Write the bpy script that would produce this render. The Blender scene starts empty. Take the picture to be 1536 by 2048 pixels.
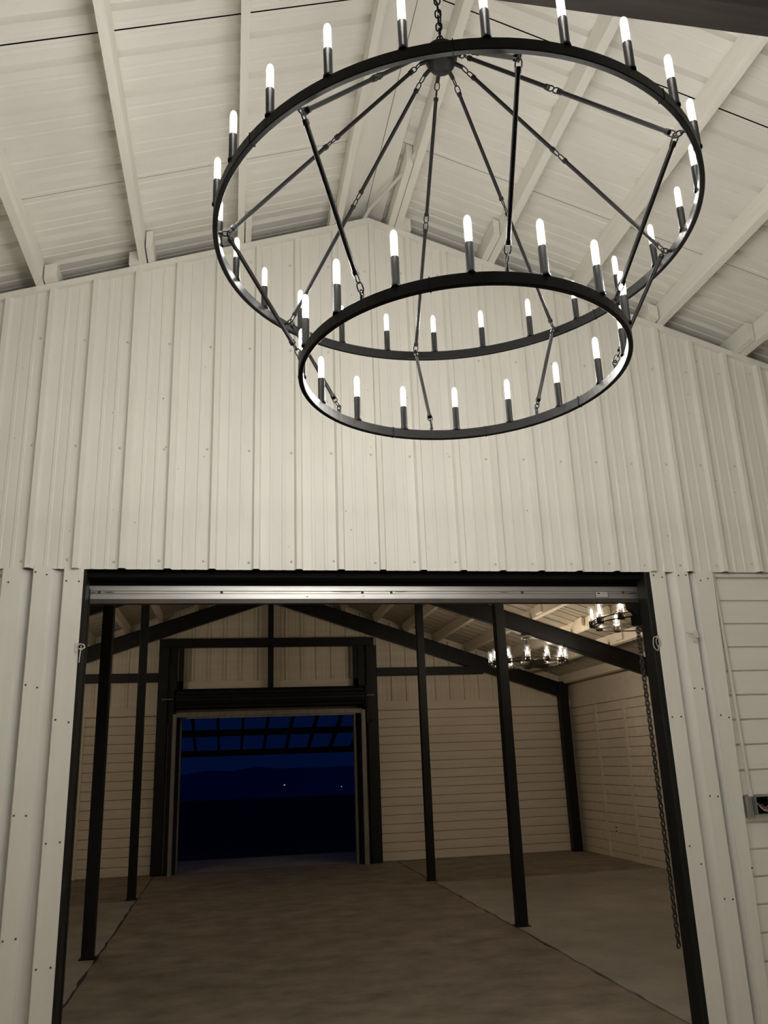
import bpy, math, random
from mathutils import Vector, Matrix
random.seed(7)
S = bpy.context.scene
COL = S.collection

# ------------------------------------------------------------------ camera
cam_d = bpy.data.cameras.new('camera'); cam = bpy.data.objects.new('camera', cam_d); COL.objects.link(cam)
PITCH, YAW, ROLL = math.radians(16.879), math.radians(10.800), math.radians(-2.131)
fwd = Vector((math.sin(YAW)*math.cos(PITCH), math.cos(YAW)*math.cos(PITCH), math.sin(PITCH)))
rgt = Vector((math.cos(YAW), -math.sin(YAW), 0)); upv = rgt.cross(fwd)
rr = math.cos(ROLL)*rgt + math.sin(ROLL)*upv; uu = -math.sin(ROLL)*rgt + math.cos(ROLL)*upv
M = Matrix((rr, uu, -fwd)).transposed().to_4x4(); M.translation = Vector((0, 0, 1.55))
cam.matrix_world = M
cam_d.sensor_fit = 'VERTICAL'; cam_d.sensor_height = 24.0; cam_d.lens = 24.0*1646.16/2048
cam_d.clip_start = 0.05; cam_d.clip_end = 2000
S.camera = cam

# ------------------------------------------------------------------ world (dusk sky) and exposure
w = bpy.data.worlds.new('dusk'); S.world = w; w.use_nodes = True
nt = w.node_tree; nt.nodes.clear()
out = nt.nodes.new('ShaderNodeOutputWorld'); bg = nt.nodes.new('ShaderNodeBackground')
tc = nt.nodes.new('ShaderNodeTexCoord'); sep = nt.nodes.new('ShaderNodeSeparateXYZ'); rp = nt.nodes.new('ShaderNodeValToRGB')
nt.links.new(tc.outputs['Generated'], sep.inputs[0]); nt.links.new(sep.outputs['Z'], rp.inputs[0])
nt.links.new(rp.outputs[0], bg.inputs[0]); nt.links.new(bg.outputs[0], out.inputs[0])
rp.color_ramp.elements[0].position = 0.0; rp.color_ramp.elements[0].color = (0.0005, 0.0036, 0.0210, 1)
rp.color_ramp.elements[1].position = 0.35; rp.color_ramp.elements[1].color = (0.0004, 0.0042, 0.0255, 1)
bg.inputs[1].default_value = 1.0
vs = S.view_settings
vs.view_transform = 'Standard'; vs.look = 'None'; vs.gamma = 1.0; vs.use_curve_mapping = False
vs.exposure = 0.0
S.cycles.diffuse_bounces = 8; S.cycles.max_bounces = 14; S.cycles.transparent_max_bounces = 12
LAMP = 380.0        # radiance of the big chandelier's filaments
FANLAMP = 175.0     # radiance of the fan chandeliers' bulbs

# ------------------------------------------------------------------ materials
def mat(name, col, rough=.6, metal=0., var=0., vscale=6., bump=0., bscale=60., stretch=(1, 1, 1), col2=None, spec=None):
    m = bpy.data.materials.new(name); m.use_nodes = True
    n = m.node_tree; b = n.nodes['Principled BSDF']
    b.inputs['Base Color'].default_value = (*col, 1); b.inputs['Roughness'].default_value = rough; b.inputs['Metallic'].default_value = metal
    if spec is not None: b.inputs['Specular IOR Level'].default_value = spec
    if var or bump:
        t = n.nodes.new('ShaderNodeTexCoord'); mp = n.nodes.new('ShaderNodeMapping'); mp.inputs['Scale'].default_value = stretch
        n.links.new(t.outputs['Object'], mp.inputs[0])
    if var:
        z = n.nodes.new('ShaderNodeTexNoise'); z.inputs['Scale'].default_value = vscale; z.inputs['Detail'].default_value = 6
        z.inputs['Roughness'].default_value = .65
        n.links.new(mp.outputs[0], z.inputs['Vector'])
        r = n.nodes.new('ShaderNodeValToRGB'); c2 = col2 or tuple(c*(1-var) for c in col)
        r.color_ramp.elements[0].position = .32; r.color_ramp.elements[0].color = (*c2, 1)
        r.color_ramp.elements[1].position = .68; r.color_ramp.elements[1].color = (*col, 1)
        n.links.new(z.outputs[0], r.inputs[0]); n.links.new(r.outputs[0], b.inputs['Base Color'])
    if bump:
        z2 = n.nodes.new('ShaderNodeTexNoise'); z2.inputs['Scale'].default_value = bscale; z2.inputs['Detail'].default_value = 4
        n.links.new(mp.outputs[0], z2.inputs['Vector'])
        bp = n.nodes.new('ShaderNodeBump'); bp.inputs['Strength'].default_value = bump; bp.inputs['Distance'].default_value = .004
        n.links.new(z2.outputs[0], bp.inputs['Height']); n.links.new(bp.outputs[0], b.inputs['Normal'])
    return m

def emis(name, col, strength):
    m = bpy.data.materials.new(name); m.use_nodes = True; n = m.node_tree; n.nodes.clear()
    o = n.nodes.new('ShaderNodeOutputMaterial'); e = n.nodes.new('ShaderNodeEmission')
    e.inputs[0].default_value = (*col, 1); e.inputs[1].default_value = strength; n.links.new(e.outputs[0], o.inputs[0]); return m

def glass(name, col, emit, fac):
    # thin clear envelope: mostly see-through, a little gloss, with the bulb's faint glow added as emission
    m = bpy.data.materials.new(name); m.use_nodes = True; n = m.node_tree; n.nodes.clear()
    o = n.nodes.new('ShaderNodeOutputMaterial'); tr = n.nodes.new('ShaderNodeBsdfTransparent')
    tr.inputs[0].default_value = (.98, .98, .97, 1)
    gl = n.nodes.new('ShaderNodeBsdfGlossy'); gl.inputs['Roughness'].default_value = .05
    mx = n.nodes.new('ShaderNodeMixShader'); mx.inputs[0].default_value = fac
    n.links.new(tr.outputs[0], mx.inputs[1]); n.links.new(gl.outputs[0], mx.inputs[2])
    if emit:
        e = n.nodes.new('ShaderNodeEmission'); e.inputs[0].default_value = (*col, 1); e.inputs[1].default_value = emit
        ad = n.nodes.new('ShaderNodeAddShader'); n.links.new(mx.outputs[0], ad.inputs[0]); n.links.new(e.outputs[0], ad.inputs[1])
        n.links.new(ad.outputs[0], o.inputs[0])
    else: n.links.new(mx.outputs[0], o.inputs[0])
    return m

PAINT = (.83, .808, .757)
M_sheet = mat('painted_metal_sheet', PAINT, .5, 0, .06, 1.6, .04, 30, (1, 1, .25))
M_roof = mat('painted_roof_sheet', PAINT, .6, 0, .06, 1.1, .03, 20, (.4, 1.2, 1))
M_board = mat('painted_board', PAINT, .6, 0, .05, 2.5, .22, 60, (5, 5, .3))
M_lap = mat('painted_shiplap', PAINT, .62, 0, .06, 3, .12, 50, (.3, 4, 4))
M_cream = mat('painted_shiplap_old', (.78, .69, .56), .65, 0, .14, 2.2, .2, 45, (.25, 4, 5))
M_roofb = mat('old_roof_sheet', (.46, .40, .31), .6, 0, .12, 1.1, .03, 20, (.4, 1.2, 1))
M_timberb = mat('cream_timber', (.78, .69, .55), .65, 0, .1, 3, .3, 40, (6, .35, 6))
M_timber = mat('painted_timber', (.83, .806, .748), .65, 0, .1, 3, .3, 40, (6, .35, 6))
M_steel = mat('black_steel', (.011, .011, .012), .5, 0, .35, 5, .05, 40, spec=.25)
M_jamb = mat('worn_black_steel', (.012, .012, .0115), .5, 0, 0, 5, .08, 30, spec=.22)
M_iron = mat('chandelier_iron', (.0075, .0072, .0072), .42, 0, .25, 25, .04, 120, spec=.13)
M_beam = mat('dark_stained_beam', (.040, .032, .027), .7, 0, .4, 3, .35, 50, (.3, 6, 6))
M_alu = mat('mill_aluminium', (.52, .505, .49), .42, .9, .22, 3, .03, 40, (.5, 8, 9))
M_rail = mat('dull_brown_rail', (.085, .070, .062), .5, .3, .4, 4)
M_black = mat('flat_black', (.007, .007, .007), .8, spec=.1)
M_screw = mat('screw_head', (.62, .60, .55), .4, .3)
M_bolt = mat('dark_bolt', (.10, .09, .085), .4, .8)
M_conc = mat('brown_concrete', (.320, .265, .205), .75, 0, .5, 2.6, .25, 30, (1, 1.3, 1), (.170, .137, .104))
M_slab = mat('grey_concrete', (.40, .365, .31), .8, 0, .28, 1.8, .12, 40, (1, 1, 1))
M_hall = mat('pale_concrete', (.50, .47, .42), .8, 0, .2, 1.5)  # unseen hall floor, made paler to bounce more light
M_soil = mat('dark_soil_joint', (.045, .036, .028), .9)
M_grey = mat('galvanised_box', (.33, .33, .31), .5, .5, .2, 10)
M_label = mat('grey_sticker', (.55, .54, .52), .5)
M_wire = mat('pale_wire', (.55, .52, .47), .5)
M_copper = mat('copper_wire', (.35, .18, .11), .5)
M_pipe = mat('painted_conduit', (.68, .66, .62), .45)
M_guide = mat('dull_galvanised', (.30, .27, .23), .5, .4, .3, 5, 0, 1, (4, 4, .6))
M_fan = mat('fan_bronze', (.045, .036, .030), .4, .5)
M_plate = mat('white_plate', (.80, .77, .70), .4)
M_night = mat('night_ground', (.012, .012, .010), .9)
M_hill = mat('hazy_hill', (.16, .30, .48), .95, 0, .3, .02)  # blue haze of distance put into the base colour
M_bulb = emis('filament', (1, .972, .915), LAMP)
M_env = glass('bulb_glass', (1, .97, .90), 0.7, .06)
M_fbulb = emis('fan_bulb', (1, .87, .69), FANLAMP)
M_shade = glass('clear_shade', (1, .90, .72), 0.12, .08)  # bulb's glow put into the shade glass as weak emission
M_spark = emis('far_lamp', (.9, .95, 1), .35)

# jamb: pale scuffs of its own
def scuff(m):
    n = m.node_tree; b = n.nodes['Principled BSDF']
    t = n.nodes.new('ShaderNodeTexCoord'); mp = n.nodes.new('ShaderNodeMapping'); mp.inputs['Scale'].default_value = (14, 14, 2.6)
    z = n.nodes.new('ShaderNodeTexNoise'); z.inputs['Scale'].default_value = 2.2; z.inputs['Detail'].default_value = 7; z.inputs['Roughness'].default_value = .7
    r = n.nodes.new('ShaderNodeValToRGB'); r.color_ramp.elements[0].position = .60; r.color_ramp.elements[0].color = (.011, .011, .0105, 1)
    r.color_ramp.elements[1].position = .80; r.color_ramp.elements[1].color = (.10, .096, .09, 1)
    n.links.new(t.outputs['Object'], mp.inputs[0]); n.links.new(mp.outputs[0], z.inputs['Vector']); n.links.new(z.outputs[0], r.inputs[0]); n.links.new(r.outputs[0], b.inputs['Base Color'])
scuff(M_jamb)

# ------------------------------------------------------------------ mesh helpers
class MB:
    def __init__(s): s.v = []; s.f = []; s.sm = []
    def add(s, vs, fs, smooth=False):
        k = len(s.v); s.v += [tuple(p) for p in vs]; s.f += [tuple(i+k for i in f) for f in fs]; s.sm += [smooth]*len(fs); return s
    def box(s, x0, x1, y0, y1, z0, z1, b=0.0):
        if x1 < x0: x0, x1 = x1, x0
        return s.prism([(x0, y0), (x1, y0), (x1, y1), (x0, y1)], z0, z1) if not b else s.bbox(x0, x1, y0, y1, z0, z1, b)
    def bbox(s, x0, x1, y0, y1, z0, z1, b):
        # box with its four vertical-to-camera edges chamfered (octagon in the smallest two axes)
        dx, dy, dz = x1-x0, y1-y0, z1-z0
        L = max(dx, dy, dz)
        if L == dz:
            o = [(x0+b, y0), (x1-b, y0), (x1, y0+b), (x1, y1-b), (x1-b, y1), (x0+b, y1), (x0, y1-b), (x0, y0+b)]
            return s.prism(o, z0, z1)
        if L == dx:
            o = [(y0+b, z0), (y1-b, z0), (y1, z0+b), (y1, z1-b), (y1-b, z1), (y0+b, z1), (y0, z1-b), (y0, z0+b)]
            return s.prismx(o, x0, x1)
        o = [(x0+b, z0), (x1-b, z0), (x1, z0+b), (x1, z1-b), (x1-b, z1), (x0+b, z1), (x0, z1-b), (x0, z0+b)]
        return s.prismy(o, y0, y1)
    def _pr(s, lo, hi):
        n = len(lo)
        fs = [tuple(range(n))[::-1], tuple(range(n, 2*n))] + [(i, (i+1) % n, n+(i+1) % n, n+i) for i in range(n)]
        return s.add(lo+hi, fs)
    def prism(s, o, z0, z1): return s._pr([(x, y, z0) for x, y in o], [(x, y, z1) for x, y in o])
    def prismx(s, o, x0, x1): return s._pr([(x0, y, z) for y, z in o], [(x1, y, z) for y, z in o])
    def prismy(s, o, y0, y1): return s._pr([(x, y0, z) for x, z in o], [(x, y1, z) for x, z in o])
    def hexa(s, p): return s.add(p, [(0, 3, 2, 1), (4, 5, 6, 7), (0, 1, 5, 4), (1, 2, 6, 5), (2, 3, 7, 6), (3, 0, 4, 7)])
    def bar(s, a, b, hw, hh, up=(0, 0, 1)):
        a, b = Vector(a), Vector(b); d = (b-a).normalized(); r = d.cross(Vector(up)).normalized(); u = r.cross(d)
        c = lambda p: [p-r*hw-u*hh, p+r*hw-u*hh, p+r*hw+u*hh, p-r*hw+u*hh]
        return s.hexa(c(a)+c(b))
    def tube(s, path, r, n=8, closed=False, caps=True):
        P = [Vector(p) for p in path]; m = len(P); rings = []; prev = None
        for i in range(m):
            t = (P[(i+1) % m]-P[i-1]) if closed else (P[min(i+1, m-1)]-P[max(i-1, 0)])
            t.normalize()
            if prev is None:
                a = Vector((0, 0, 1)) if abs(t.z) < .9 else Vector((1, 0, 0)); prev = t.cross(a).normalized()
            prev = (prev-t*prev.dot(t)).normalized(); bt = t.cross(prev)
            rad = r[i] if isinstance(r, (list, tuple)) else r
            rings.append([P[i]+prev*math.cos(2*math.pi*k/n)*rad+bt*math.sin(2*math.pi*k/n)*rad for k in range(n)])
        vs = [p for g in rings for p in g]; fs = []
        for i in range(m if closed else m-1):
            j = (i+1) % m
            for k in range(n): fs.append((i*n+k, i*n+(k+1) % n, j*n+(k+1) % n, j*n+k))
        s.add(vs, fs, True)
        if not closed and caps:
            s.add(rings[0], [tuple(range(n))[::-1]]); s.add(rings[-1], [tuple(range(n))])
        return s
    def lathe(s, prof, c, n=16, smooth=True):
        vs = []; fs = []
        for r, z in prof:
            for k in range(n): vs.append((c[0]+r*math.cos(2*math.pi*k/n), c[1]+r*math.sin(2*math.pi*k/n), c[2]+z))
        for i in range(len(prof)-1):
            for k in range(n): fs.append((i*n+k, i*n+(k+1) % n, (i+1)*n+(k+1) % n, (i+1)*n+k))
        return s.add(vs, fs, smooth)
    def link(s, c, d, side, L=.03, W=.017, r=.0021, n=6):
        c, d, side = Vector(c), Vector(d).normalized(), Vector(side); side = (side-d*side.dot(d)).normalized()
        h = (L-W)/2; path = []
        for k in range(5): a = math.pi*k/4-math.pi/2; path.append(c+d*(h+math.cos(a)*W/2)+side*math.sin(a)*W/2)
        for k in range(5): a = math.pi*k/4+math.pi/2; path.append(c+d*(-h+math.cos(a)*W/2)+side*math.sin(a)*W/2)
        return s.tube(path, r, n, True)
    def chain(s, a, b, L=.03, W=.017, r=.0021, side=(1, 0, 0)):
        a, b = Vector(a), Vector(b); d = b-a; n = max(1, round(d.length/(L-2.6*r))); u = d.normalized()
        s1 = Vector(side); s1 = (s1-u*s1.dot(u)).normalized(); s2 = u.cross(s1)
        for i in range(n): s.link(a+d*((i+.5)/n), u, s1 if i % 2 else s2, L, W, r)
        return s
    def build(s, name, m, parent=None, **props):
        me = bpy.data.meshes.new(name)
        o0 = Vector(parent['_o']) if parent is not None else Vector((0, 0, 0))
        me.from_pydata([tuple(Vector(p)-o0) for p in s.v], [], s.f)
        me.polygons.foreach_set('use_smooth', s.sm); me.materials.append(m); me.update()
        o = bpy.data.objects.new(name, me); COL.objects.link(o)
        if parent is not None: o.parent = parent
        o['_o'] = tuple(o0)
        for k, v in props.items(): o[k] = v
        return o

def thing(name, label, cat, loc, group=None):
    o = bpy.data.objects.new(name, None); COL.objects.link(o); o.location = loc; o['_o'] = tuple(loc)
    o['label'] = label; o['category'] = cat; o.empty_display_size = .1
    if group: o['group'] = group
    return o
def struct(name, label, loc=(0, 0, 0)):
    o = bpy.data.objects.new(name, None); COL.objects.link(o); o.location = loc; o['_o'] = tuple(loc)
    o['label'] = label; o['kind'] = 'structure'; o.empty_display_size = .1
    return o
R = lambda d: math.radians(d)

# ------------------------------------------------------------------ dimensions
YW = 4.93                      # inner face of the gable partition with the doorway
XR, ZR, PF = .898, 5.245, 1/3  # front hall ridge, top of the partition's rake, pitch
HX0, HX1, HY0 = -3.2, 5.0, -3.6
rake = lambda x: ZR-PF*abs(x-XR)
XB, ZB, PB = .65, 4.497, .335  # back room ridge, top of rafters
btop = lambda x: ZB-PB*abs(x-XB)
BX0, BX1, BY1 = -4.65, 5.95, 14.22

# ------------------------------------------------------------------ profiled metal sheet
RIB = .26
def profile(u0, u1, ph):
    """(u, h) outline of ribbed sheet: one tall rib each .26 m and two low ones between"""
    pts = []
    k0 = math.floor((u0-ph)/RIB)-1
    for k in range(k0, k0+int((u1-u0)/RIB)+4):
        b = ph+k*RIB
        pts += [(b-.027, 0), (b-.015, .033), (b+.015, .033), (b+.027, 0)]
        for q in (.092, .168): pts += [(b+q-.013, 0), (b+q-.008, .0038), (b+q+.008, .0038), (b+q+.013, 0)]
    ins = [p for p in pts if u0 < p[0] < u1]
    def hat(u):
        for a, b in zip(pts, pts[1:]):
            if a[0] <= u <= b[0]: return a[1]+(b[1]-a[1])*(u-a[0])/max(1e-9, b[0]-a[0])
        return 0
    return [(u0, hat(u0))]+ins+[(u1, hat(u1))]
def sheet(mb, pts3a, pts3b):
    n = len(pts3a); mb.add(list(pts3a)+list(pts3b), [(i, i+1, n+i+1, n+i) for i in range(n-1)])

# ------------------------------------------------------------------ gable partition with the doorway
wn = struct('wall_partition', 'white ribbed metal gable wall above the wide doorway', (0, YW, 0))
core = MB()
for x0, x1, z0, z1 in ((BX0, -.93, 0, 2.82), (2.752, BX1, 0, 2.82)): core.box(x0, x1, YW+.05, YW+.13, z0, z1)
core.prismy([(BX0, 2.80), (BX1, 2.80), (BX1, 3.55), (XR, rake(XR)-.03), (BX0, 3.39)], YW+.05, YW+.13)
core.build('wall_core', M_sheet, wn)
PH = -.383
edges = [HX0, -2.463+.1, -1.423+.1, -.383-.13+.03, .657-.13+.03, 1.697-.13+.03, 2.737-.13+.03, 3.777-.13+.03, HX1]
for a, b in zip(edges, edges[1:]):
    pr = profile(a, b, PH); out_pts = []
    xs = sorted(set([u for u, h in pr] + ([XR] if a < XR < b else [])))
    d = dict(pr); d.setdefault(XR, 0)
    off = random.uniform(0, .002)
    lo = [(x, YW-d[x]-off, 2.69) for x in xs]; hi = [(x, YW-d[x]-off, rake(x)-.012) for x in xs]
    m = MB(); sheet(m, lo, hi); m.build('siding_panel', M_sheet, wn)
m = MB()
for s_ in (-1, 1):
    x0, x1 = (HX0, XR) if s_ < 0 else (XR, HX1)
    m.prismy([(x0, rake(x0)-.040), (x1, rake(x1)-.040), (x1, rake(x1)), (x0, rake(x0))], YW-.034, YW+.05)
m.build('rake_trim', M_board, wn)
sc = MB()
def screw(mb, x, y, z, r=.009):
    mb.lathe([(r, 0), (r*.9, .003), (r*.5, .0055), (0.0005, .006)], (0, 0, 0), 8)
    k = 32
    mb.v[-k:] = [(x+p[0], y-p[2], z+p[1]) for p in mb.v[-k:]]
for k in range(-5, 17):
    x = PH+k*RIB-.048
    for z in (2.742, 3.458, 4.18, 4.83):
        if HX0 < x < HX1 and z < rake(x)-.08: screw(sc, x+random.uniform(-.006, .006), YW, z+random.uniform(-.008, .008))
sc.build('screw', M_screw, wn, kind='stuff')
# shiplap beside the doorway
ROW = .1545
def shiplap(parent, m, x0, x1, ztop, zbot, y, axis='y', th=.022, row=ROW, gap=.014, name='shiplap_board', out=-1):
    z = ztop
    while z > zbot+.02:
        zb = max(zbot, z-row); b = MB(); j = random.uniform(0, .003)
        zt = z-gap
        if axis == 'y':
            yf = y+out*(th+j)
            o = [(y, zb), (yf, zb), (yf, zt-.004), (yf-out*.004, zt), (y, zt)]
            b.prismx(o, x0, x1)
        else:
            xf = y+out*(th+j)
            o = [(y, zb), (xf, zb), (xf, zt-.004), (xf-out*.004, zt), (y, zt)]
            b.prismy(o, x0, x1)
        b.build(name, m, parent); z -= row
shiplap(wn, M_lap, 3.06, HX1, 2.662, 0, YW+.055)
shiplap(wn, M_lap, HX0, -1.28, 2.662, .9, YW+.055)
MB().box(3.14, HX1, YW+.02, YW+.055, 2.664, 2.69).build('header_strip', M_board, wn)
MB().box(HX0, -1.28, YW+.02, YW+.055, 2.664, 2.69).build('header_strip', M_board, wn)
MB().box(HX0, -1.28, YW+.033, YW+.055, 0, .9).build('lower_boarding', M_lap, wn)
# vertical boards with hollow coves between them
def vboard(x0, x1, ztop, y0=YW-.008, name='trim_board'):
    o = MB().bbox(x0, x1, y0, YW+.05, 0, ztop, .004).build(name, M_board, wn); return o
def cove(x0, x1, ztop, door):
    # deep beside the board on the doorway's side, ramping up to flush on the other
    p = [(0, .0), (0, .036), (.15, .038), (.36, .036), (.52, .030), (.66, .020), (.80, .009), (.92, .001), (1, -.003)]
    a = [((x0+(x1-x0)*t if door < 0 else x1-(x1-x0)*t), YW+.002+d) for t, d in p]
    m = MB(); lo = [(x, y, 0) for x, y in a]; hi = [(x, y, ztop) for x, y in a]
    k = len(a); m.add(lo+hi, [(i, i+1, k+i+1, k+i) for i in range(k-1)]); m.build('cove_strip', M_sheet, wn)
for x0, x1, zt in ((-1.30, -1.190, 2.694), (-1.134, -1.036, 2.706), (-.966, -.856, 2.702)): vboard(x0, x1, zt)
for x0, x1 in ((-1.19, -1.134), (-1.036, -.966)): cove(x0, x1, 2.69, 1)
for x0, x1, zt in ((2.713, 2.823, 2.698), (2.896, 2.990, 2.701)): vboard(x0, x1, zt)
MB().hexa([(3.040, YW-.008, 0), (3.104, YW-.008, 0), (3.104, YW+.05, 0), (3.040, YW+.05, 0), (3.040, YW-.008, 2.699), (3.168, YW-.008, 2.699), (3.168, YW+.05, 2.699), (3.040, YW+.05, 2.699)]).build('trim_board', M_board, wn)
for x0, x1 in ((2.823, 2.896), (2.990, 3.040)): cove(x0, x1, 2.69, -1)
sb = MB()
for x, zs in ((-1.262, (2.60, 1.86, 1.0)), (-1.12, (2.66, 2.02, 1.35, .75)), (-1.058, (2.66, 2.02, 1.35, .75)), (-.948, (2.61, 1.83, 1.2, .6)), (-.878, (2.61, 1.83, 1.2, .6)),
              (2.735, (2.66, 1.75, 1.0)), (2.795, (2.66, 1.75, .9)), (2.915, (2.66, 1.92, 1.28, .7)), (2.968, (2.66, 1.92, 1.28, .7)), (3.07, (2.64, 1.75)), (3.125, (2.64, 1.75, .85))):
    for z in zs: screw(sb, x, YW-.008, z+random.uniform(-.01, .01), .0055)
sp = MB()
for k in range(70):
    x = random.uniform(-1.4, 3.6); z = random.uniform(2.8, 4.9)
    if z < rake(x)-.1 and abs((x-PH+.13) % RIB-.13) > .035:
        r_ = random.uniform(.002, .0045); sp.lathe([(r_, 0), (r_*.6, .0012), (.0003, .0015)], (0, 0, 0), 6); sp.v[-18:] = [(x+p[0], YW-.0005-p[2], z+p[1]) for p in sp.v[-18:]]
sp.build('pock_mark', M_bolt, wn, kind='stuff')
sb.build('nail_head', M_bolt, wn, kind='stuff')

# ------------------------------------------------------------------ doorway: rolled-up door in black steel jambs
d1 = struct('door_1', 'open overhead roll-up door with black steel jambs and aluminium bottom bar', (0, YW, 0))
MB().bbox(-.932, -.840, YW+.002, YW+.13, 0, 2.69, .006).build('jamb', M_jamb, d1)
MB().bbox(2.676, 2.752, YW-.001, YW+.13, 0, 2.69, .006).build('jamb', M_jamb, d1)
MB().box(-.84, -.835, YW+.13, YW+.17, 0, 2.6).box(-.93, -.835, YW+.165, YW+.17, 0, 2.6).build('guide', M_jamb, d1)
MB().box(2.71, 2.715, YW+.13, YW+.19, 0, 2.6).box(2.71, 2.80, YW+.185, YW+.19, 0, 2.6).build('guide', M_jamb, d1)
MB().box(-.93, 2.752, YW+.052, YW+.30, 2.655, 2.80).build('header', M_black, d1)
# bottom bar: shallow channel with a groove, bolts and a sticker
yb = YW+.155
o = [(yb+.03, 2.541), (yb, 2.541), (yb, 2.574), (yb+.003, 2.578), (yb+.003, 2.590), (yb, 2.594), (yb, 2.6235), (yb+.03, 2.6235)]
bar = MB().prismx(o, -.858, 2.70).build('bottom_bar', M_alu, d1)
MB().box(-.858, 2.70, yb-.012, yb+.04, 2.514, 2.541).build('bottom_rail', M_rail, d1)
MB().box(-.858, 2.70, yb+.012, yb+.02, 2.62, 2.70).build('curtain', M_black, d1)
coil = MB(); coil.tube([(-.9, YW+.42, 3.02), (2.75, YW+.42, 3.02)], .19, 20); coil.build('curtain_coil', M_black, d1)
bt = MB()
for x in (-.785, -.066, .812, .998, 1.876, 2.588):
    bt.lathe([(.009, 0), (.008, .004), (.004, .007), (.0005, .0075)], (0, 0, 0), 10)
    bt.v[-40:] = [(x+p[0], yb+.001-p[2], 2.584+p[1]) for p in bt.v[-40:]]
bt.build('bolt', M_bolt, d1, kind='stuff')
sk = MB()
for x0, x1, z, h in ((-.85, -.80, 2.583, .002), (-.765, -.70, 2.584, .003), (.62, .80, 2.589, .0028), (1.02, 1.10, 2.588, .0015), (1.72, 1.78, 2.585, .0016), (2.615, 2.69, 2.580, .0032), (.80, .83, 2.56, .002), (-1.0+1.45, .47, 2.556, .0035)):
    sk.prismy([(x0, z), ((x0+x1)/2, z-h), (x1, z), ((x0*.3+x1*.7), z+h)], yb-.0012, yb+.004)
sk.build('scrape', M_bolt, d1, kind='stuff')
st = MB().box(2.387, 2.478, yb-.001, yb+.001, 2.549, 2.592)
st.build('sticker', M_label, d1)
sf = MB()
for x0, x1, z0, z1 in ((2.387, 2.478, 2.549, 2.551), (2.387, 2.478, 2.590, 2.592), (2.387, 2.3895, 2.549, 2.592), (2.4755, 2.478, 2.549, 2.592)): sf.box(x0, x1, yb-.0016, yb-.0009, z0, z1)
sf.prismy([(2.398, 2.578), (2.404, 2.574), (2.418, 2.575), (2.424, 2.579), (2.415, 2.582), (2.404, 2.581)], yb-.0016, yb-.0009)
for k in range(5): sf.box(2.436+k*.0065, 2.4405+k*.0065, yb-.0016, yb-.0009, 2.575+.002*(k % 2), 2.5785)
sf.build('sticker_print', M_black, d1)

ho = thing('chain_hoist', 'black chain hoist with long hand chain hanging down the right jamb', 'hoist', (2.67, YW+.16, 2.40))
hm = MB(); hm.prismy([(2.615, 2.515), (2.71, 2.515), (2.71, 2.43), (2.665, 2.43), (2.645, 2.455), (2.618, 2.475)], YW+.15, YW+.20)
hm.build('bracket', M_steel, ho)
hb = MB().bbox(2.648, 2.700, YW+.14, YW+.21, 2.366, 2.436, .006); hb.build('housing', M_black, ho)
ch = MB(); ch.chain((2.662, YW+.165, 2.368), (2.672, YW+.165, .42), .034, .020, .0030); ch.chain((2.684, YW+.19, 2.368), (2.690, YW+.19, .42), .034, .020, .0030)
ch.build('hand_chain', M_bolt, ho, kind='stuff')

# small hardware on the partition
hk = thing('hook_latch', 'white-painted metal hook latch on the board right of the doorway', 'latch', (2.955, YW-.004, 2.277))
m = MB(); m.prismy([(2.925, 2.258), (2.965, 2.243), (2.993, 2.255), (2.987, 2.300), (2.968, 2.303), (2.95, 2.288), (2.922, 2.294), (2.905, 2.286), (2.922, 2.276)], YW-.016, YW-.0075); m.build('plate', M_pipe, hk)
m = MB(); m.tube([(2.930, YW-.016, 2.285), (2.94, YW-.03, 2.28), (2.96, YW-.03, 2.262), (2.958, YW-.02, 2.235)], .005, 6); m.tube([(2.958, YW-.014, 2.232), (2.958, YW-.03, 2.232)], .010, 8); m.build('hook', M_pipe, hk)
hk2 = thing('hook_latch', 'white-painted hook and eye on the edge of the left door jamb', 'latch', (-.85, YW-.004, 2.23))
m = MB(); m.box(-.872, -.855, YW-.015, YW-.0075, 2.205, 2.262); m.build('plate', M_pipe, hk2)
m = MB(); m.tube([(-.862, YW-.015, 2.235), (-.845, YW-.03, 2.25), (-.822, YW-.035, 2.245), (-.815, YW-.035, 2.23), (-.83, YW-.035, 2.218), (-.846, YW-.035, 2.222)], .0042, 6)
m.tube([(-.836, YW-.032, 2.24), (-.838, YW-.034, 2.205), (-.842, YW-.034, 2.145)], .003, 6); m.build('hook', M_pipe, hk2)
m = MB(); m.tube([(2.690+.022*math.cos(a)+.004*math.sin(3*a), YW-.012-.008*math.sin(a*2), 2.215+.045*math.sin(a)) for a in [k*math.pi/8 for k in range(17)]], .0032, 6)
m.tube([(2.705+.016*math.cos(a), YW-.014, 2.225+.030*math.sin(a)+.004*math.cos(2*a)) for a in [k*math.pi/6 for k in range(13)]], .0028, 6)
m.tube([(2.688, YW-.006, 2.258), (2.700, YW-.016, 2.262), (2.712, YW-.016, 2.268)], .004, 6)
o = m.build('wire_loop', M_wire); o['label'] = 'small loop of grey wire tied on the black right jamb'; o['category'] = 'wire'
m = MB(); m.tube([(3.186, YW+.020, 2.69), (3.187, YW+.020, 2.64), (3.200, YW+.019, 2.0), (3.208, YW+.018, 1.27)], .0115, 10); m.tube([(3.208, YW+.018, 1.30), (3.209, YW+.018, 1.258)], .016, 10)
o = m.build('conduit', M_pipe); o['label'] = 'pale painted vertical conduit running down into the open junction box'; o['category'] = 'conduit'
jb = thing('junction_box', 'open grey electrical junction box with loose wires on white shiplap', 'junction box', (3.25, YW+.02, 1.155))
bx0, bx1, bz0, bz1, by0, by1 = 3.208, 3.328, 1.155, 1.264, YW-.030, YW+.032
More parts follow.
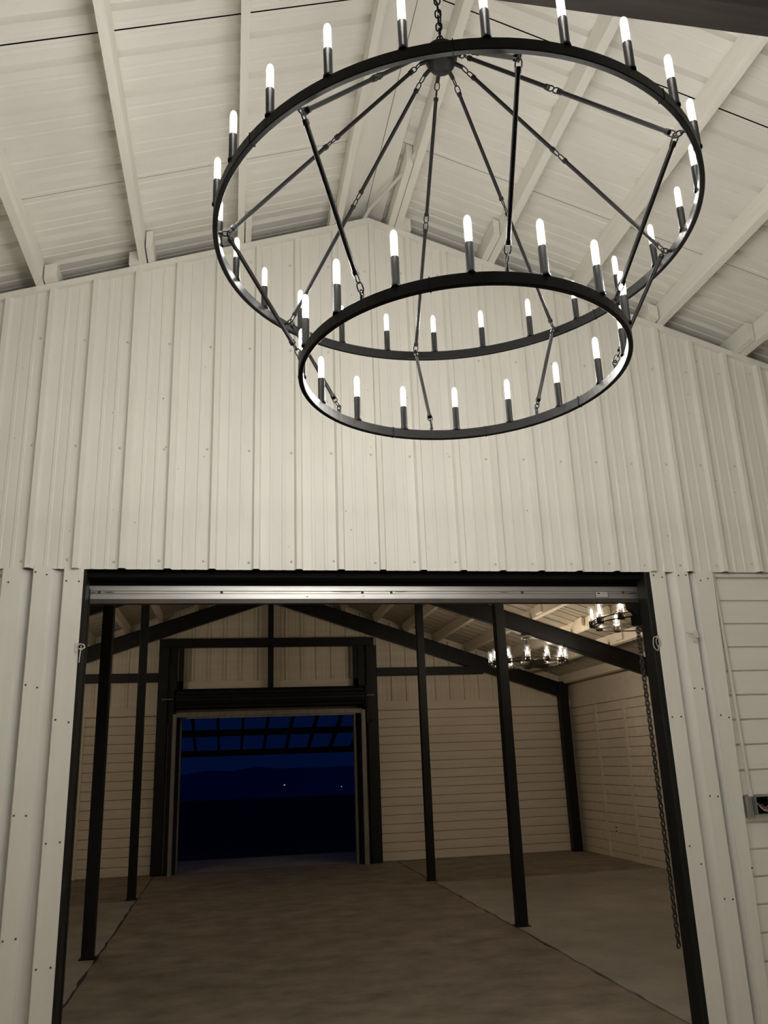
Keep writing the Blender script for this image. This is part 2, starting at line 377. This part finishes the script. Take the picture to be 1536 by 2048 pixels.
m = MB(); t = .004
m.box(bx0, bx0+t, by0, by1, bz0, bz1).box(bx1-t, bx1, by0, by1, bz0, bz1).box(bx0+t, bx1-t, by0, by1, bz0, bz0+t).box(bx0+t, bx1-t, by0, by1, bz1-t, bz1); m.build('box_shell', M_grey, jb)
MB().box(bx0+t, bx1-t, by1-.006, by1-.001, bz0+t, bz1-t).build('box_back', M_black, jb)
MB().bbox(3.158, 3.207, YW-.004, YW+.032, 1.140, 1.262, .008).build('side_cover', M_grey, jb)
for k, (mm, col) in enumerate(((M_wire, 0), (M_wire, 1), (M_copper, 2), (M_copper, 3))):
    a = random.uniform(0, 6); q = [(3.215+.02*k, by1-.01, 1.245-.01*k), (3.235+.012*k, by0+.02, 1.20+.012*math.sin(a)), (3.262, by0+.006*k+.01, 1.178+.004*k), (3.29, by0+.012, 1.172+.01*k), (3.312, by0+.03, 1.19+.008*k)]
    w_ = MB(); w_.tube(q, .0026, 5); w_.build('wire', mm, jb)

# ------------------------------------------------------------------ front hall: floor, side walls, roof
fl = struct('floor', 'concrete floor of the hall and back room, brown lane between grey slabs')
MB().box(HX0, HX1, HY0, YW-.005, -.1, 0).build('hall_slab', M_hall, fl)
def slab(name, x0, x1, y0, y1, m, jx0=0, jx1=0, jy0=0, n=44, top=0.0):
    P = []
    for k in range(n): P.append((x0+random.uniform(-jx0, jx0), y1-(y1-y0)*k/n))
    for k in range(n): P.append((x0+(x1-x0)*k/n, y0+random.uniform(-jy0, jy0)))
    for k in range(n): P.append((x1+random.uniform(-jx1, jx1), y0+(y1-y0)*k/n))
    P += [(x1, y1)]
    MB().prism(P, -.1, top).build(name, m, fl)
slab('lane_slab', -1.10, 2.698, YW-.005, 14.30, M_conc, .012, .012)
slab('side_slab', 2.722, BX1, YW-.005, 11.56, M_slab, .012, 0)
slab('side_slab', BX0, -1.125, YW-.005, 11.62, M_slab, 0, .012)
slab('end_slab', 2.716, BX1, 11.57, 14.30, M_conc)
slab('end_slab', BX0, -1.118, 11.63, 14.30, M_conc)
MB().box(BX0, BX1, YW, 14.3, -.14, -.012).build('joint_bed', M_soil, fl)
for nm, x, lab in (('wall_left', HX0, 'plain white left wall of the front hall, outside the picture'), ('wall_right', HX1, 'plain white right wall of the front hall, outside the picture')):
    s_ = struct(nm, lab); MB().box(x-.06 if x < 0 else x, x if x < 0 else x+.06, HY0, YW+.05, 0, rake(x)+.14).build('wall_panel', M_sheet, s_)
s_ = struct('wall_rear', 'plain white rear wall of the front hall behind the camera'); MB().prismy([(HX0, 0), (HX1, 0), (HX1, rake(HX1)+.14), (XR, ZR+.14), (HX0, rake(HX0)+.14)], HY0-.06, HY0).build('wall_panel', M_sheet, s_)

ce = struct('ceiling', 'white front hall roof of ribbed metal sheets on painted timber purlins')
PD = .142                                   # purlin depth
def roof(parent, xr, zr, pitch, x0, x1, y0, y1, seam, m, up, hs=1.0):
    ys = []; k = math.floor((y0-seam)/1.04); y = seam+k*1.04
    while y < y1:
        a, b = max(y, y0), min(y+1.04, y1)
        if b-a > .05:
            for s_ in (-1, 1):
                xe = x0 if s_ < 0 else x1
                pr = profile(a+.003, b-.003, seam+.13); st_ = .0025*(math.floor((y-seam)/1.04+.5) % 2)
                if a+.003 > b-.003: continue
                A = [(xr+s_*.005, u, zr+up+h*hs+st_) for u, h in pr]; B = [(xe, u, zr+up+h*hs+st_-pitch*abs(xe-xr)) for u, h in pr]
                mb = MB(); sheet(mb, A, B); mb.build('roof_sheet', m, parent)
        y += 1.04
    for s_ in (-1, 1):
        xe = x0 if s_ < 0 else x1; ze = zr+up+.05-pitch*abs(xe-xr)
        MB().hexa([(xr, y0, zr+up+.05), (xe, y0, ze), (xe, y1, ze), (xr, y1, zr+up+.05), (xr, y0, zr+up+.06), (xe, y0, ze+.01), (xe, y1, ze+.01), (xr, y1, zr+up+.06)]).build('sky_blocker', M_black, parent)  # black sheets added above the roof to block sky through the seams
roof(ce, XR, ZR, PF, HX0-.1, HX1+.1, HY0, 6.0, 3.21, M_roof, PD+.002)
def purlin(parent, m, x, y0, y1, top, wd=.044, dp=PD, name='purlin'):
    MB().hexa([(x-wd/2, y0, top(x-wd/2)), (x+wd/2, y0, top(x+wd/2)), (x+wd/2, y1, top(x+wd/2)), (x-wd/2, y1, top(x-wd/2)),
               (x-wd/2, y0, top(x-wd/2)+dp), (x+wd/2, y0, top(x+wd/2)+dp), (x+wd/2, y1, top(x+wd/2)+dp), (x-wd/2, y1, top(x-wd/2)+dp)]).build(name, m, parent)
for dx in (.212, .885, 1.515, 2.14, 2.77, 3.40):
    for s_ in (-1, 1):
        x = XR+s_*dx
        purlin(ce, M_timber, x, HY0, 5.95, rake)
for x, a, dp in ((XR-.212-.046, 4.80, .105), (XR+.212-.046, 4.25, PD), (XR+.212+.050, 4.86, .09), (XR-1.515-.048, 4.86, .085), (XR-1.515+.052, 4.72, .11), (XR-.885+.05, 4.74, .115), (XR-2.14+.07, 4.84, .10), (XR+.885-.047, 4.60, .12), (XR+1.515-.06, 4.86, .08), (XR+2.14-.075, 4.84, .10), (XR+2.77-.05, 4.70, .13)):
    purlin(ce, M_timber, x, a, 5.04, lambda q: rake(q)+.003, .040 if dp > .1 else .075, dp, 'block')
m = MB()
for s_, w_ in ((-1, .19), (1, .12)):
    a, b = XR+s_*.002, XR+s_*w_
    m.hexa([(a, HY0, ZR+PD-.03), (b, HY0, ZR+PD-.03-PF*w_), (b, 5.9, ZR+PD-.03-PF*w_), (a, 5.9, ZR+PD-.03), (a, HY0, ZR+PD-.026), (b, HY0, ZR+PD-.026-PF*w_), (b, 5.9, ZR+PD-.026-PF*w_), (a, 5.9, ZR+PD-.026)])
m.build('ridge_flashing', M_sheet, ce)
m = MB(); m.tube([(.872, YW-.02, 5.245), (.90, 4.80, 5.255), (1.03, 4.45, 5.235), (1.082, 4.30, 5.225), (1.085, 4.20, 5.225)], .012, 8)
o = m.build('conduit', M_pipe); o['label'] = 'thin grey conduit bending from the gable peak to the ridge purlin'; o['category'] = 'conduit'
tb = struct('trim_1', 'dark stained cross beam above the chandelier', (0, 2.4, 4.504))
MB().bbox(-1.30, 3.10, 2.33, 2.47, 4.504, 4.66, .006).build('beam', M_beam, tb)

# ------------------------------------------------------------------ back room shell
wf = struct('wall_far', 'cream painted far wall with shiplap below and ribbed metal above', (0, BY1, 0))
DX0, DX1, DZ = -.86, 2.12, 2.42
co = MB()
co.box(BX0, DX0, BY1+.03, BY1+.12, 0, 2.6).box(DX1, BX1, BY1+.03, BY1+.12, 0, 2.6)
co.prismy([(BX0, DZ), (BX1, DZ), (BX1, btop(BX1)+.3), (XB, ZB+.12), (BX0, btop(BX0)+.3)], BY1+.03, BY1+.12)
co.build('wall_core', M_cream, wf)
shiplap(wf, M_cream, 2.30, BX1, 2.395, 0, BY1+.03, 'y', .03, .1405, .010)
shiplap(wf, M_cream, -2.9, -1.0, 2.395, 0, BY1+.03, 'y', .03, .1405, .010)
MB().box(BX0, -2.9, BY1, BY1+.03, 0, 2.39).build('lower_boarding', M_cream, wf)
MB().box(2.30, BX1, BY1-.035, BY1+.03, 2.397, 2.537).build('band_board', M_cream, wf)
MB().box(BX0, -.9, BY1-.035, BY1+.03, 2.397, 2.537).build('band_board', M_cream, wf)
MB().box(-.9, 2.3, BY1-.035, BY1+.03, 2.80, 2.93).build('band_board', M_cream, wf)
MB().box(-2.327, -2.283, BY1-.03, BY1, .0, 2.397).build('batten', M_cream, wf)
for a, b in ((BX0, -3.1), (-3.1, -2.06), (-2.06, -1.02), (-1.02, .02), (.02, 1.06), (1.06, 2.10), (2.10, 3.14), (3.14, 4.18), (4.18, BX1)):
    pr = profile(a, b, .15); d = dict(pr); xs = sorted(set([u for u, h in pr]+([XB] if a < XB < b else []))); d.setdefault(XB, 0)
    m = MB(); off = random.uniform(0, .002)
    sheet(m, [(x, BY1+.028-d[x]-off, 2.53) for x in xs], [(x, BY1+.028-d[x]-off, max(2.54, btop(x)+.10)) for x in xs]); m.build('siding_panel', M_cream, wf)

wr = struct('wall_right', 'cream shiplap right wall of the back room with flat battens', (BX1, 0, 0))
MB().box(BX1+.03, BX1+.12, YW+.1, BY1+.1, 0, 2.9).build('wall_core', M_cream, wr)
bat = [13.98, 13.17, 12.36-.20, 11.35-.1, 10.2]
sect = [(13.215, BY1), (12.195, 13.125), (11.19, 12.105), (10.25, 11.10), (YW+.13, 10.16)]
for a, b in sect: shiplap(wr, M_cream, a, b, 2.345, 0.0, BX1+.03, 'x', .028, .1405, .009, out=-1)
for y in (13.17, 12.15, 11.145, 10.205): MB().bbox(BX1-.008, BX1+.03, y-.043, y+.043, 0, 2.345, .003).build('batten', M_cream, wr)
MB().box(BX1-.002, BX1+.03, YW+.13, BY1, 2.349, 2.50).build('top_board', M_cream, wr)
wl = struct('wall_left', 'plain cream left wall of the back room, outside the picture')
MB().box(BX0-.12, BX0-.03, YW+.1, BY1+.1, 0, 2.9).build('wall_core', M_cream, wl)
ou = thing('wall_outlet', 'white double power outlet low on the right shiplap wall', 'outlet', (BX1, 12.83, .42))
MB().bbox(BX1-.010, BX1+.004, 12.79, 12.87, .365, .475, .003).build('cover_plate', M_plate, ou)
for dz in (.395, .447):
    for dy in (12.815, 12.845): MB().box(BX1-.0115, BX1-.0095, dy-.010, dy+.010, dz-.014, dz+.014).build('socket', M_black, ou)

cb = struct('ceiling', 'ribbed metal roof of the back room on cream timber purlins')
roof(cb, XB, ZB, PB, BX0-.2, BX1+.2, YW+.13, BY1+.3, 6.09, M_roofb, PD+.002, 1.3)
for s_ in (-1, 1):
    for dx in (.22, .72, 1.235, 1.81, 2.335, 2.88, 3.43, 4.01, 4.54, 5.17):
        x = XB+s_*dx
        if x < BX0: continue
        purlin(cb, M_timberb, x, YW+.13, BY1+.1, lambda q: btop(q)+.001, .048, PD)
for x, y in ((4.09, 10.50), (4.65, 10.50), (5.20, 10.50), (4.65, 9.7), (5.2, 9.2), (4.09, 9.4)):
    purlin(cb, M_timberb, x-.045, y-.22, y, lambda q: btop(q)+.02, .035, .11, 'block')

# ------------------------------------------------------------------ black steel frames, posts
def rafters(parent, y, dep=.25, hw=.045):
    for s_ in (-1, 1):
        xe = BX1-.06 if s_ > 0 else BX0+.06
        m = MB(); a = XB+s_*.0005
        for y0, y1, zt, zb in ((y-.012, y+.012, 0, -dep), (y-hw, y+hw, 0, -.014), (y-hw, y+hw, -dep+.014, -dep)):
            m.hexa([(a, y0, btop(a)+zb), (xe, y0, btop(xe)+zb), (xe, y1, btop(xe)+zb), (a, y1, btop(a)+zb), (a, y0, btop(a)+zt), (xe, y0, btop(xe)+zt), (xe, y1, btop(xe)+zt), (a, y1, btop(a)+zt)])
        m.build('rafter', M_steel, parent)
ef = thing('steel_truss', 'black steel end frame around the far roll-up door, against the far wall', 'truss', (XB, 14.1, 0))
rafters(ef, 14.10)
for x0, x1 in ((-1.166, -1.0), (-.972, -.862), (2.122, 2.235), (2.268, 2.452)): MB().bbox(x0, x1, 14.04, 14.16, 0, 3.48, .008).build('column', M_steel, ef)
MB().bbox(-1.166, 2.41, 14.04, 14.16, 3.478, 3.622, .008).build('door_beam', M_steel, ef)
MB().bbox(.607, .700, 14.06, 14.15, 3.622, 4.25, .006).build('king_post', M_steel, ef)
MB().bbox(.607, .700, 14.06, 14.15, 2.80, 3.478, .006).build('king_post', M_steel, ef)
MB().bbox(BX0+.1, -1.166, 14.06, 14.15, 2.93, 3.07, .006).build('girt', M_steel, ef)
MB().bbox(2.452, 4.35, 14.06, 14.15, 2.965, 3.10, .006).build('girt', M_steel, ef)
for x in (-.808, 2.092): MB().bbox(x-.04, x+.04, 14.06, 14.15, 2.80, 3.478, .005).build('stud', M_steel, ef)
MB().box(-.862, -.768, 14.06, 14.15, 2.80, 2.93).build('bracket', M_steel, ef); MB().box(2.052, 2.122, 14.06, 14.15, 2.80, 2.93).build('bracket', M_steel, ef)
MB().bbox(5.70, 5.86, 14.02, 14.17, 0, 2.80, .008).build('corner_post', M_steel, ef)
for y, lab in ((10.75, 'black steel rafter frame crossing the back room above the middle'), (7.35, 'black steel rafter frame just behind the doorway, mostly hidden above it')):
    f_ = thing('steel_truss', lab, 'truss', (XB, y, 3.5)); rafters(f_, y)
    for s_ in (-1, 1):
        xe = BX1-.11 if s_ > 0 else BX0+.11
        MB().bbox(xe-.05, xe+.05, y-.05, y+.05, 0, btop(xe)-.02, .008).build('column', M_steel, f_)
for x, y, lab in ((-1.185, 8.34, 'square black steel post on narrow grey slab, nearer of its two'),
                  (-1.185, 11.74, 'square black steel post at the far corner of the narrow grey slab'),
                  (2.785, 8.34, 'square black steel post on wide grey slab, nearest the doorway'),
                  (2.705, 11.75, 'square black steel post at the far corner of the wide grey slab')):
    p = thing('steel_post', lab, 'post', (x, y, 0))
    MB().bbox(x-.052, x+.052, y-.052, y+.052, .006, btop(x)+.0, .006).build('shaft', M_steel, p)
    MB().bbox(x-.07, x+.07, y-.065, y+.065, 0, .009, .001).build('base_plate', M_steel, p)

# ------------------------------------------------------------------ far roll-up door
d2 = struct('door_2', 'open far roll-up door with dark ribbed curtain coil and galvanised guides', (.65, 14.0, 0))
yc, zc, rc = 13.92, 2.625, .165
pr = []
nseg = 60
cm = MB(); vs_, fs_ = [], []
for k in range(nseg):
    a = 2*math.pi*k/nseg; r_ = rc if (k//3) % 2 else rc-.016
    vs_ += [(-.86, yc+r_*math.cos(a), zc+r_*math.sin(a)), (2.19, yc+r_*math.cos(a), zc+r_*math.sin(a))]
for k in range(nseg): j = (k+1) % nseg; fs_.append((2*k, 2*k+1, 2*j+1, 2*j))
cm.add(vs_, fs_); cm.add([vs_[2*k] for k in range(nseg)], [tuple(range(nseg))]); cm.add([vs_[2*k+1] for k in range(nseg)], [tuple(range(nseg))[::-1]])
cm.build('curtain_coil', M_steel, d2)
for x0, x1 in ((-.905, -.885), (2.20, 2.22)): MB().prismy([(0, 0)]*0 or [(x0, zc-.19), (x1, zc-.19), (x1, zc+.16), (x0, zc+.16)], yc-.17, yc+.12).build('end_plate', M_steel, d2)
for a, b in ((-1.08, -.90), (2.21, 2.36)):
    m = MB(); m.tube([(a, yc-.03, 2.63), (b, yc-.03, 2.63)], .012, 8); m.tube([(a if a < 0 else b-.02, yc-.03, 2.63), (a+.02 if a < 0 else b, yc-.03, 2.63)], .02, 8); m.build('axle', M_grey, d2)
MB().bbox(-.86, 2.17, 13.985, 14.025, 2.345, 2.435, .01).box(-.70, 2.05, 13.975, 14.03, 2.325, 2.345).build('bottom_bar', M_guide, d2)
for x0, x1 in ((-.908, -.846), (2.150, 2.222)): MB().bbox(x0, x1, 13.97, 14.03, 0, 2.40, .006).build('guide', M_guide, d2)
for x0, x1 in ((-.80, -.772), (2.052, 2.09)): MB().bbox(x0, x1, 14.17, 14.30, 0, 2.38, .004).build('jamb_angle', M_guide, d2)
for x0, x1 in ((-.846, -.80), (2.09, 2.15)): MB().box(x0, x1, 14.16, 14.24, 0, 2.42).build('jamb', M_steel, d2)
m = MB(); m.bbox(2.235, 2.30, 13.94, 14.02, 2.20, 2.44, .01); m.tube([(2.29, 13.93, 2.215), (2.325, 13.93, 2.225)], .02, 8); m.build('winch', M_steel, d2)

# ------------------------------------------------------------------ the big two-ring chandelier
CX, CY = .744, 2.40
zo, Ro, ho_, wo = 3.268, .831, .038, .018
zi, Ri, hi_, wi = 2.769, .548, .038, .016
tilt = lambda x, y: .015*(x-CX)-.0155*(y-CY)      # both rings hang about a degree out of level
chd = thing('chandelier', 'large black two-ring wagon wheel chandelier with forty lit candle bulbs', 'chandelier', (CX, CY, zi))
def ring(Rr, z, h, wd, name, n=128, joints=()):
    m = MB(); c = .0025
    prof = [(Rr-wd, z+c), (Rr-wd+c, z), (Rr-c, z), (Rr, z+c), (Rr, z+h-c), (Rr-c, z+h), (Rr-wd+c, z+h), (Rr-wd, z+h-c), (Rr-wd, z+c)]
    vs = []; fs = []; q = len(prof)
    for k in range(n):
        a = 2*math.pi*k/n
        vs += [(CX+r_*math.cos(a), CY+r_*math.sin(a), z_+tilt(CX+r_*math.cos(a), CY+r_*math.sin(a))) for r_, z_ in prof]
    for k in range(n):
        j = (k+1) % n
        for i in range(q-1): fs.append((k*q+i, j*q+i, j*q+i+1, k*q+i+1))
    m.add(vs, fs); o = m.build(name, M_iron, chd)
    for a in joints:
        jt = MB()
        a = R(a); t = Vector((-math.sin(a), math.cos(a), 0)); rd = Vector((math.cos(a), math.sin(a), 0)); c0 = Vector((CX, CY, z+h/2+tilt(CX+Rr*math.cos(a), CY+Rr*math.sin(a))))
        jt.bar(c0+rd*(Rr-wd-.002), c0+rd*(Rr+.001), .0014, h/2+.001, (0, 0, 1)); jt.build('joint', M_black, o)
        for s_ in (-.05, .05):
            p = c0+rd*(Rr-wd-.0008)+t*s_; MB().tube([p+rd*.002, p-rd*.0015], .0035, 8).build('rivet', M_black, o)
    return o
ring(Ro, zo, ho_, wo, 'outer_ring', 144, (-150, -105, -60, 30, 120)); ring(Ri, zi, hi_, wi, 'inner_ring', 112, (-115, 22, 105, 65))
hub = MB()
hub.lathe([(.0005, -.004), (.010, -.003), (.011, .008), (.026, .012), (.046, .030), (.060, .058), (.064, .090), (.058, .106), (.044, .120), (.026, .127), (.014, .129), (.010, .136), (.0005, .138)], (CX, CY, 4.030), 24)
hubo = hub.build('hub', M_iron, chd)
HZ = 4.082
SP = [45*k-2.3 for k in range(8)]
for a in SP:
    a = R(a); d = Vector((math.cos(a), math.sin(a), 0)); c0 = Vector((CX, CY, HZ))
    MB().tube([c0+d*.050, c0+d*.082+Vector((0, 0, -.016))], .008, 8).build('lug', M_iron, hubo)
hc = MB(); hc.chain((CX, CY, 4.172), (CX, CY, 4.495), .040, .022, .0032, (.4, .9, 0)); hc.tube([(CX, CY, 4.165), (CX+.008, CY-.006, 4.30), (CX-.006, CY+.006, 4.40), (CX, CY, 4.51)], .003, 6)
hc.build('hanging_chain', M_iron, chd)
MB().lathe([(.0005, -.035), (.03, -.033), (.055, -.02), (.06, 0)], (CX, CY, 4.506), 20).build('ceiling_canopy', M_iron, chd)
def rod(name, a, b, ea, eb, rad=.0072, side=(0, 0, 1)):
    """rod from a to b with chain links filling ea at the start and eb at the end"""
    a, b = Vector(a), Vector(b); u = (b-a).normalized()
    p, q = a+u*ea, b-u*eb
    m = MB(); m.tube([p, q], rad, 10); m.tube([p-u*.001, p+u*.012], rad*1.35, 10); m.tube([q-u*.012, q+u*.001], rad*1.35, 10); o = m.build(name, M_iron, chd)
    for e0, e1 in ((a, p+u*.004), (q-u*.004, b)):
        n = max(1, round((e1-e0).length/.024)); s1 = Vector(side); s1 = (s1-u*s1.dot(u)).normalized(); s2 = u.cross(s1)
        for i in range(n): MB().link(e0.lerp(e1, (i+.5)/n), u, s1 if i % 2 else s2, .031, .018, .0023).build('chain_link', M_iron, o)
for k, aa in enumerate(SP):
    a = R(aa); d = Vector((math.cos(a), math.sin(a), 0)); c0 = Vector((CX, CY, 0))
    cz = Vector((0, 0, tilt(CX+Ro*d.x, CY+Ro*d.y))); ci = Vector((0, 0, tilt(CX+Ri*d.x, CY+Ri*d.y)))
    h = c0+d*.080+Vector((0, 0, HZ-.015)); e = cz+ c0+d*(Ro-wo-.030)+Vector((0, 0, zo+.020)); mid = h.lerp(e, .49)
    sd = d.cross((e-h).normalized()).normalized() if k % 2 else (e-h).normalized().cross(Vector((0, 0, 1)).cross(d))
    u = (e-h).normalized()
    rod('spoke_rod', h, mid, .055, .026, side=sd); rod('spoke_rod', mid, e, .026, .026, side=sd)
    ey = MB().tube([cz+c0+d*(Ro-wo+.002)+Vector((0, 0, zo+.020)), cz+c0+d*(Ro-wo-.016)+Vector((0, 0, zo+.020))], .0055, 8).build('ring_eye', M_iron, chd); MB().link(e+d*.006, d, (0, 0, 1), .030, .018, .0026).build('eye_loop', M_iron, ey)
    ei = ci+c0+d*(Ri-wi/2)+Vector((0, 0, zi+hi_+.020))
    rod('drop_rod', e+Vector((0, 0, -.004)), ei+Vector((0, 0, .006)), .020, .050, side=sd)
    ey = MB().tube([ei-Vector((0, 0, .021)), ei-Vector((0, 0, .006))], .0065, 8).build('ring_eye', M_iron, chd); MB().link(ei+Vector((0, 0, .002)), (0, 0, 1), d, .022, .016, .0024).build('eye_loop', M_iron, ey)
# candles: sleeve > bulb (filament core inside a clear tube)
def candle_meshes():
    s_ = MB(); s_.lathe([(.0150, 0), (.0150, .006), (.0125, .009), (.0125, .094), (.0105, .097), (.0005, .097)], (0, 0, 0), 14)
    f_ = MB(); f_.lathe([(.0005, .111), (.0060, .113), (.0072, .122), (.0072, .162), (.0056, .172), (.0005, .176)], (0, 0, 0), 8)
    g_ = MB(); g_.lathe([(.0085, .096), (.0100, .102), (.0112, .112), (.0112, .166), (.0092, .178), (.005, .184), (.0005, .185)], (0, 0, 0), 12)
    b_ = MB(); b_.lathe([(.0088, .097), (.0088, .104), (.003, .106), (.002, .112)], (0, 0, 0), 10)
    res = []
    for nm, mb, mt in (('candle', s_, M_iron), ('bulb', g_, M_env), ('filament', f_, M_bulb), ('bulb_base', b_, M_brass)):
        me = bpy.data.meshes.new(nm); me.from_pydata(mb.v, [], mb.f); me.polygons.foreach_set('use_smooth', [True]*len(mb.f)); me.materials.append(mt); me.update(); res.append((nm, me))
    return res
M_brass = mat('brass_collar', (.75, .55, .20), .35, .9)
CM = candle_meshes()
def candle(r_, ang, z):
    a = R(ang); o = bpy.data.objects.new('candle', CM[0][1]); COL.objects.link(o); o.parent = chd
    px, py = CX+r_*math.cos(a), CY+r_*math.sin(a); o.location = Vector((px, py, z+tilt(px, py)))-Vector(chd['_o']); o.rotation_euler.z = random.uniform(0, 6)
    for nm, me in CM[1:]:
        c = bpy.data.objects.new(nm, me); COL.objects.link(c); c.parent = o
for k in range(24): candle(Ro-wo/2, 15*k+6.1, zo+ho_-.001)
for k in range(16): candle(Ri-wi/2, 22.5*k+9.6, zi+hi_-.001)

# ------------------------------------------------------------------ fan chandeliers of the back room: two in view, one added unseen
def fan(x, y, label, rot):
    zt = btop(x)-.25; zr_ = 2.765; g = thing('fan_chandelier', label, 'chandelier', (x, y, zr_), 'ceiling fan chandeliers hung from rafters')
    m = MB(); m.lathe([(.0005, -.055), (.03, -.055), (.075, -.04), (.085, -.01), (.085, -.001)], (x, y, zt), 16); m.build('canopy', M_fan, g)
    m = MB(); m.tube([(x, y, zt-.04), (x, y, 2.99)], .013, 8); m.build('downrod', M_fan, g)
    m = MB(); m.lathe([(.0005, .22), (.03, .215), (.05, .19), (.045, .15), (.02, .13), (.02, .05), (.085, .03), (.10, -.02), (.085, -.07), (.04, -.10), (.0005, -.105)], (x, y, zr_+.02), 18); m.build('motor_hub', M_fan, g)
    rr_ = .50
    for zz in (0, .045):
        m = MB(); m.tube([(x+rr_*math.cos(2*math.pi*k/48), y+rr_*math.sin(2*math.pi*k/48), zr_-.02+zz) for k in range(48)], .007, 6, True); m.build('ring', M_fan, g)
    for k in range(4):
        a = R(rot+90*k); d = Vector((math.cos(a), math.sin(a), 0)); m = MB(); m.tube([Vector((x, y, zr_+.20))+d*.03, Vector((x, y, zr_+.02))+d*rr_], .005, 6); m.build('stay', M_fan, g)
    for k in range(3):
        a = R(rot+25+120*k); d = Vector((math.cos(a), math.sin(a), 0)); t = Vector((-d.y, d.x, 0)); c0 = Vector((x, y, zr_-.025)); vs = []
        W = [(.09, .03), (.16, .055), (.26, .075), (.36, .078), (.43, .06), (.46, .03)]
        for r_, w_ in W: vs += [c0+d*r_-t*w_+Vector((0, 0, .022)), c0+d*r_+t*w_-Vector((0, 0, .022))]
        n = len(W); top = [p+Vector((0, 0, .007)) for p in vs]
        fs = [(2*i, 2*i+1, 2*i+3, 2*i+2) for i in range(n-1)]
        m = MB(); m.add(vs, [f[::-1] for f in fs]); m.add(top, fs)
        rim = [2*i for i in range(n)]+[2*i+1 for i in range(n)][::-1]
        m.add(vs+top, [(rim[i], rim[(i+1) % len(rim)], rim[(i+1) % len(rim)]+2*n, rim[i]+2*n) for i in range(len(rim))]); m.build('fan_blade', M_fan, g)
    for k in range(12):
        a = R(rot+30*k); px, py = x+rr_*math.cos(a), y+rr_*math.sin(a)
        m = MB(); m.lathe([(.0005, -.035), (.032, -.033), (.036, -.01), (.036, .03), (.018, .032), (.014, .06), (.0005, .061)], (px, py, zr_), 12); h = m.build('lamp_holder', M_fan, g)
        m = MB(); m.lathe([(.0005, .062), (.008, .066), (.011, .085), (.011, .13), (.007, .15), (.0005, .152)], (px, py, zr_), 8); m.build('bulb', M_fbulb, h)
        m = MB(); m.lathe([(.034, .03), (.034, .18)], (px, py, zr_), 16); m.build('glass_shade', M_shade, h)
fan(3.965, 10.75, 'ceiling fan chandelier with glass-shaded bulbs, further one behind the thick post', -110)
fan(3.94, 7.35, 'ceiling fan chandelier partly cut off by the black right door jamb', -113)
fan(-2.65, 10.75, 'unseen ceiling fan chandelier added to light the left wall, hidden behind the left door jamb', 5)  # added out of view to brighten the far left wall

# ------------------------------------------------------------------ outside, beyond the far door
gd = struct('ground', 'dark ground outside the far door at dusk')
MB().box(-12, 14, 14.305, 16.2, -.12, -.012).build('patio_slab', M_slab, gd)
MB().box(-60, 60, 16.2, 46, -.6, -.03).build('field', M_night, gd)
pg = thing('pergola', 'bare sloping porch frame of dark rafters outside the far door', 'pergola', (.65, 16, 0))
sl = lambda y: 2.70-.28*(y-14.4)
for k in range(-4, 14):
    x = -1.55+.445*k
    MB().bar((x, 14.36, sl(14.36)), (x, 17.5, sl(17.5)), .022, .05).build('rafter', M_night, pg)
for y in (15.95, 17.15): MB().box(-4, 5, y-.06, y+.06, sl(y)-.16, sl(y)-.045).build('cross_beam', M_night, pg)
for x in (2.55, -3.2): MB().bbox(x-.07, x+.07, 17.08, 17.22, -.03, sl(17.15)-.05, .008).build('post', M_night, pg)
hl = MB(); n = 60; vs_, fs_ = [], []
for k in range(n+1):
    x = -160+420*k/n; h = -1.0+1.2*math.sin(x*.021+1)+1.1*math.sin(x*.053+1)+(9*max(0, (x-58)/60) if x > 58 else 0)+random.uniform(-.5, .5)
    vs_ += [(x, 250, -40), (x, 262+10*math.sin(x*.03), h), (x, 420, h-6)]
for k in range(n):
    a = 3*k; fs_ += [(a, a+3, a+4, a+1), (a+1, a+4, a+5, a+2)]
hl.add(vs_, fs_); hs = hl.build('hill', M_hill); hs['label'] = 'low dark hills on the dusk horizon beyond the far door'; hs['kind'] = 'structure'
for x, y, z in ((5.01, 80, -.15), (14.13, 110, -1.26)):
    m = MB(); m.lathe([(.0005, -.07), (.05, -.05), (.07, 0), (.05, .05), (.0005, .07)], (x, y, z), 8); q = thing('yard_lamp', 'tiny white lamp far off past the doorway middle' if x < 8 else 'fainter lamp far off, beside the right door guide', 'lamp', (x, y, -3))
    m.build('lamp_head', M_spark, q); m2 = MB(); m2.tube([(x, y, -3), (x, y, z-.05)], .03, 6); m2.build('lamp_pole', M_night, q)

for o in list(bpy.data.objects):
    if '_o' in o: del o['_o']
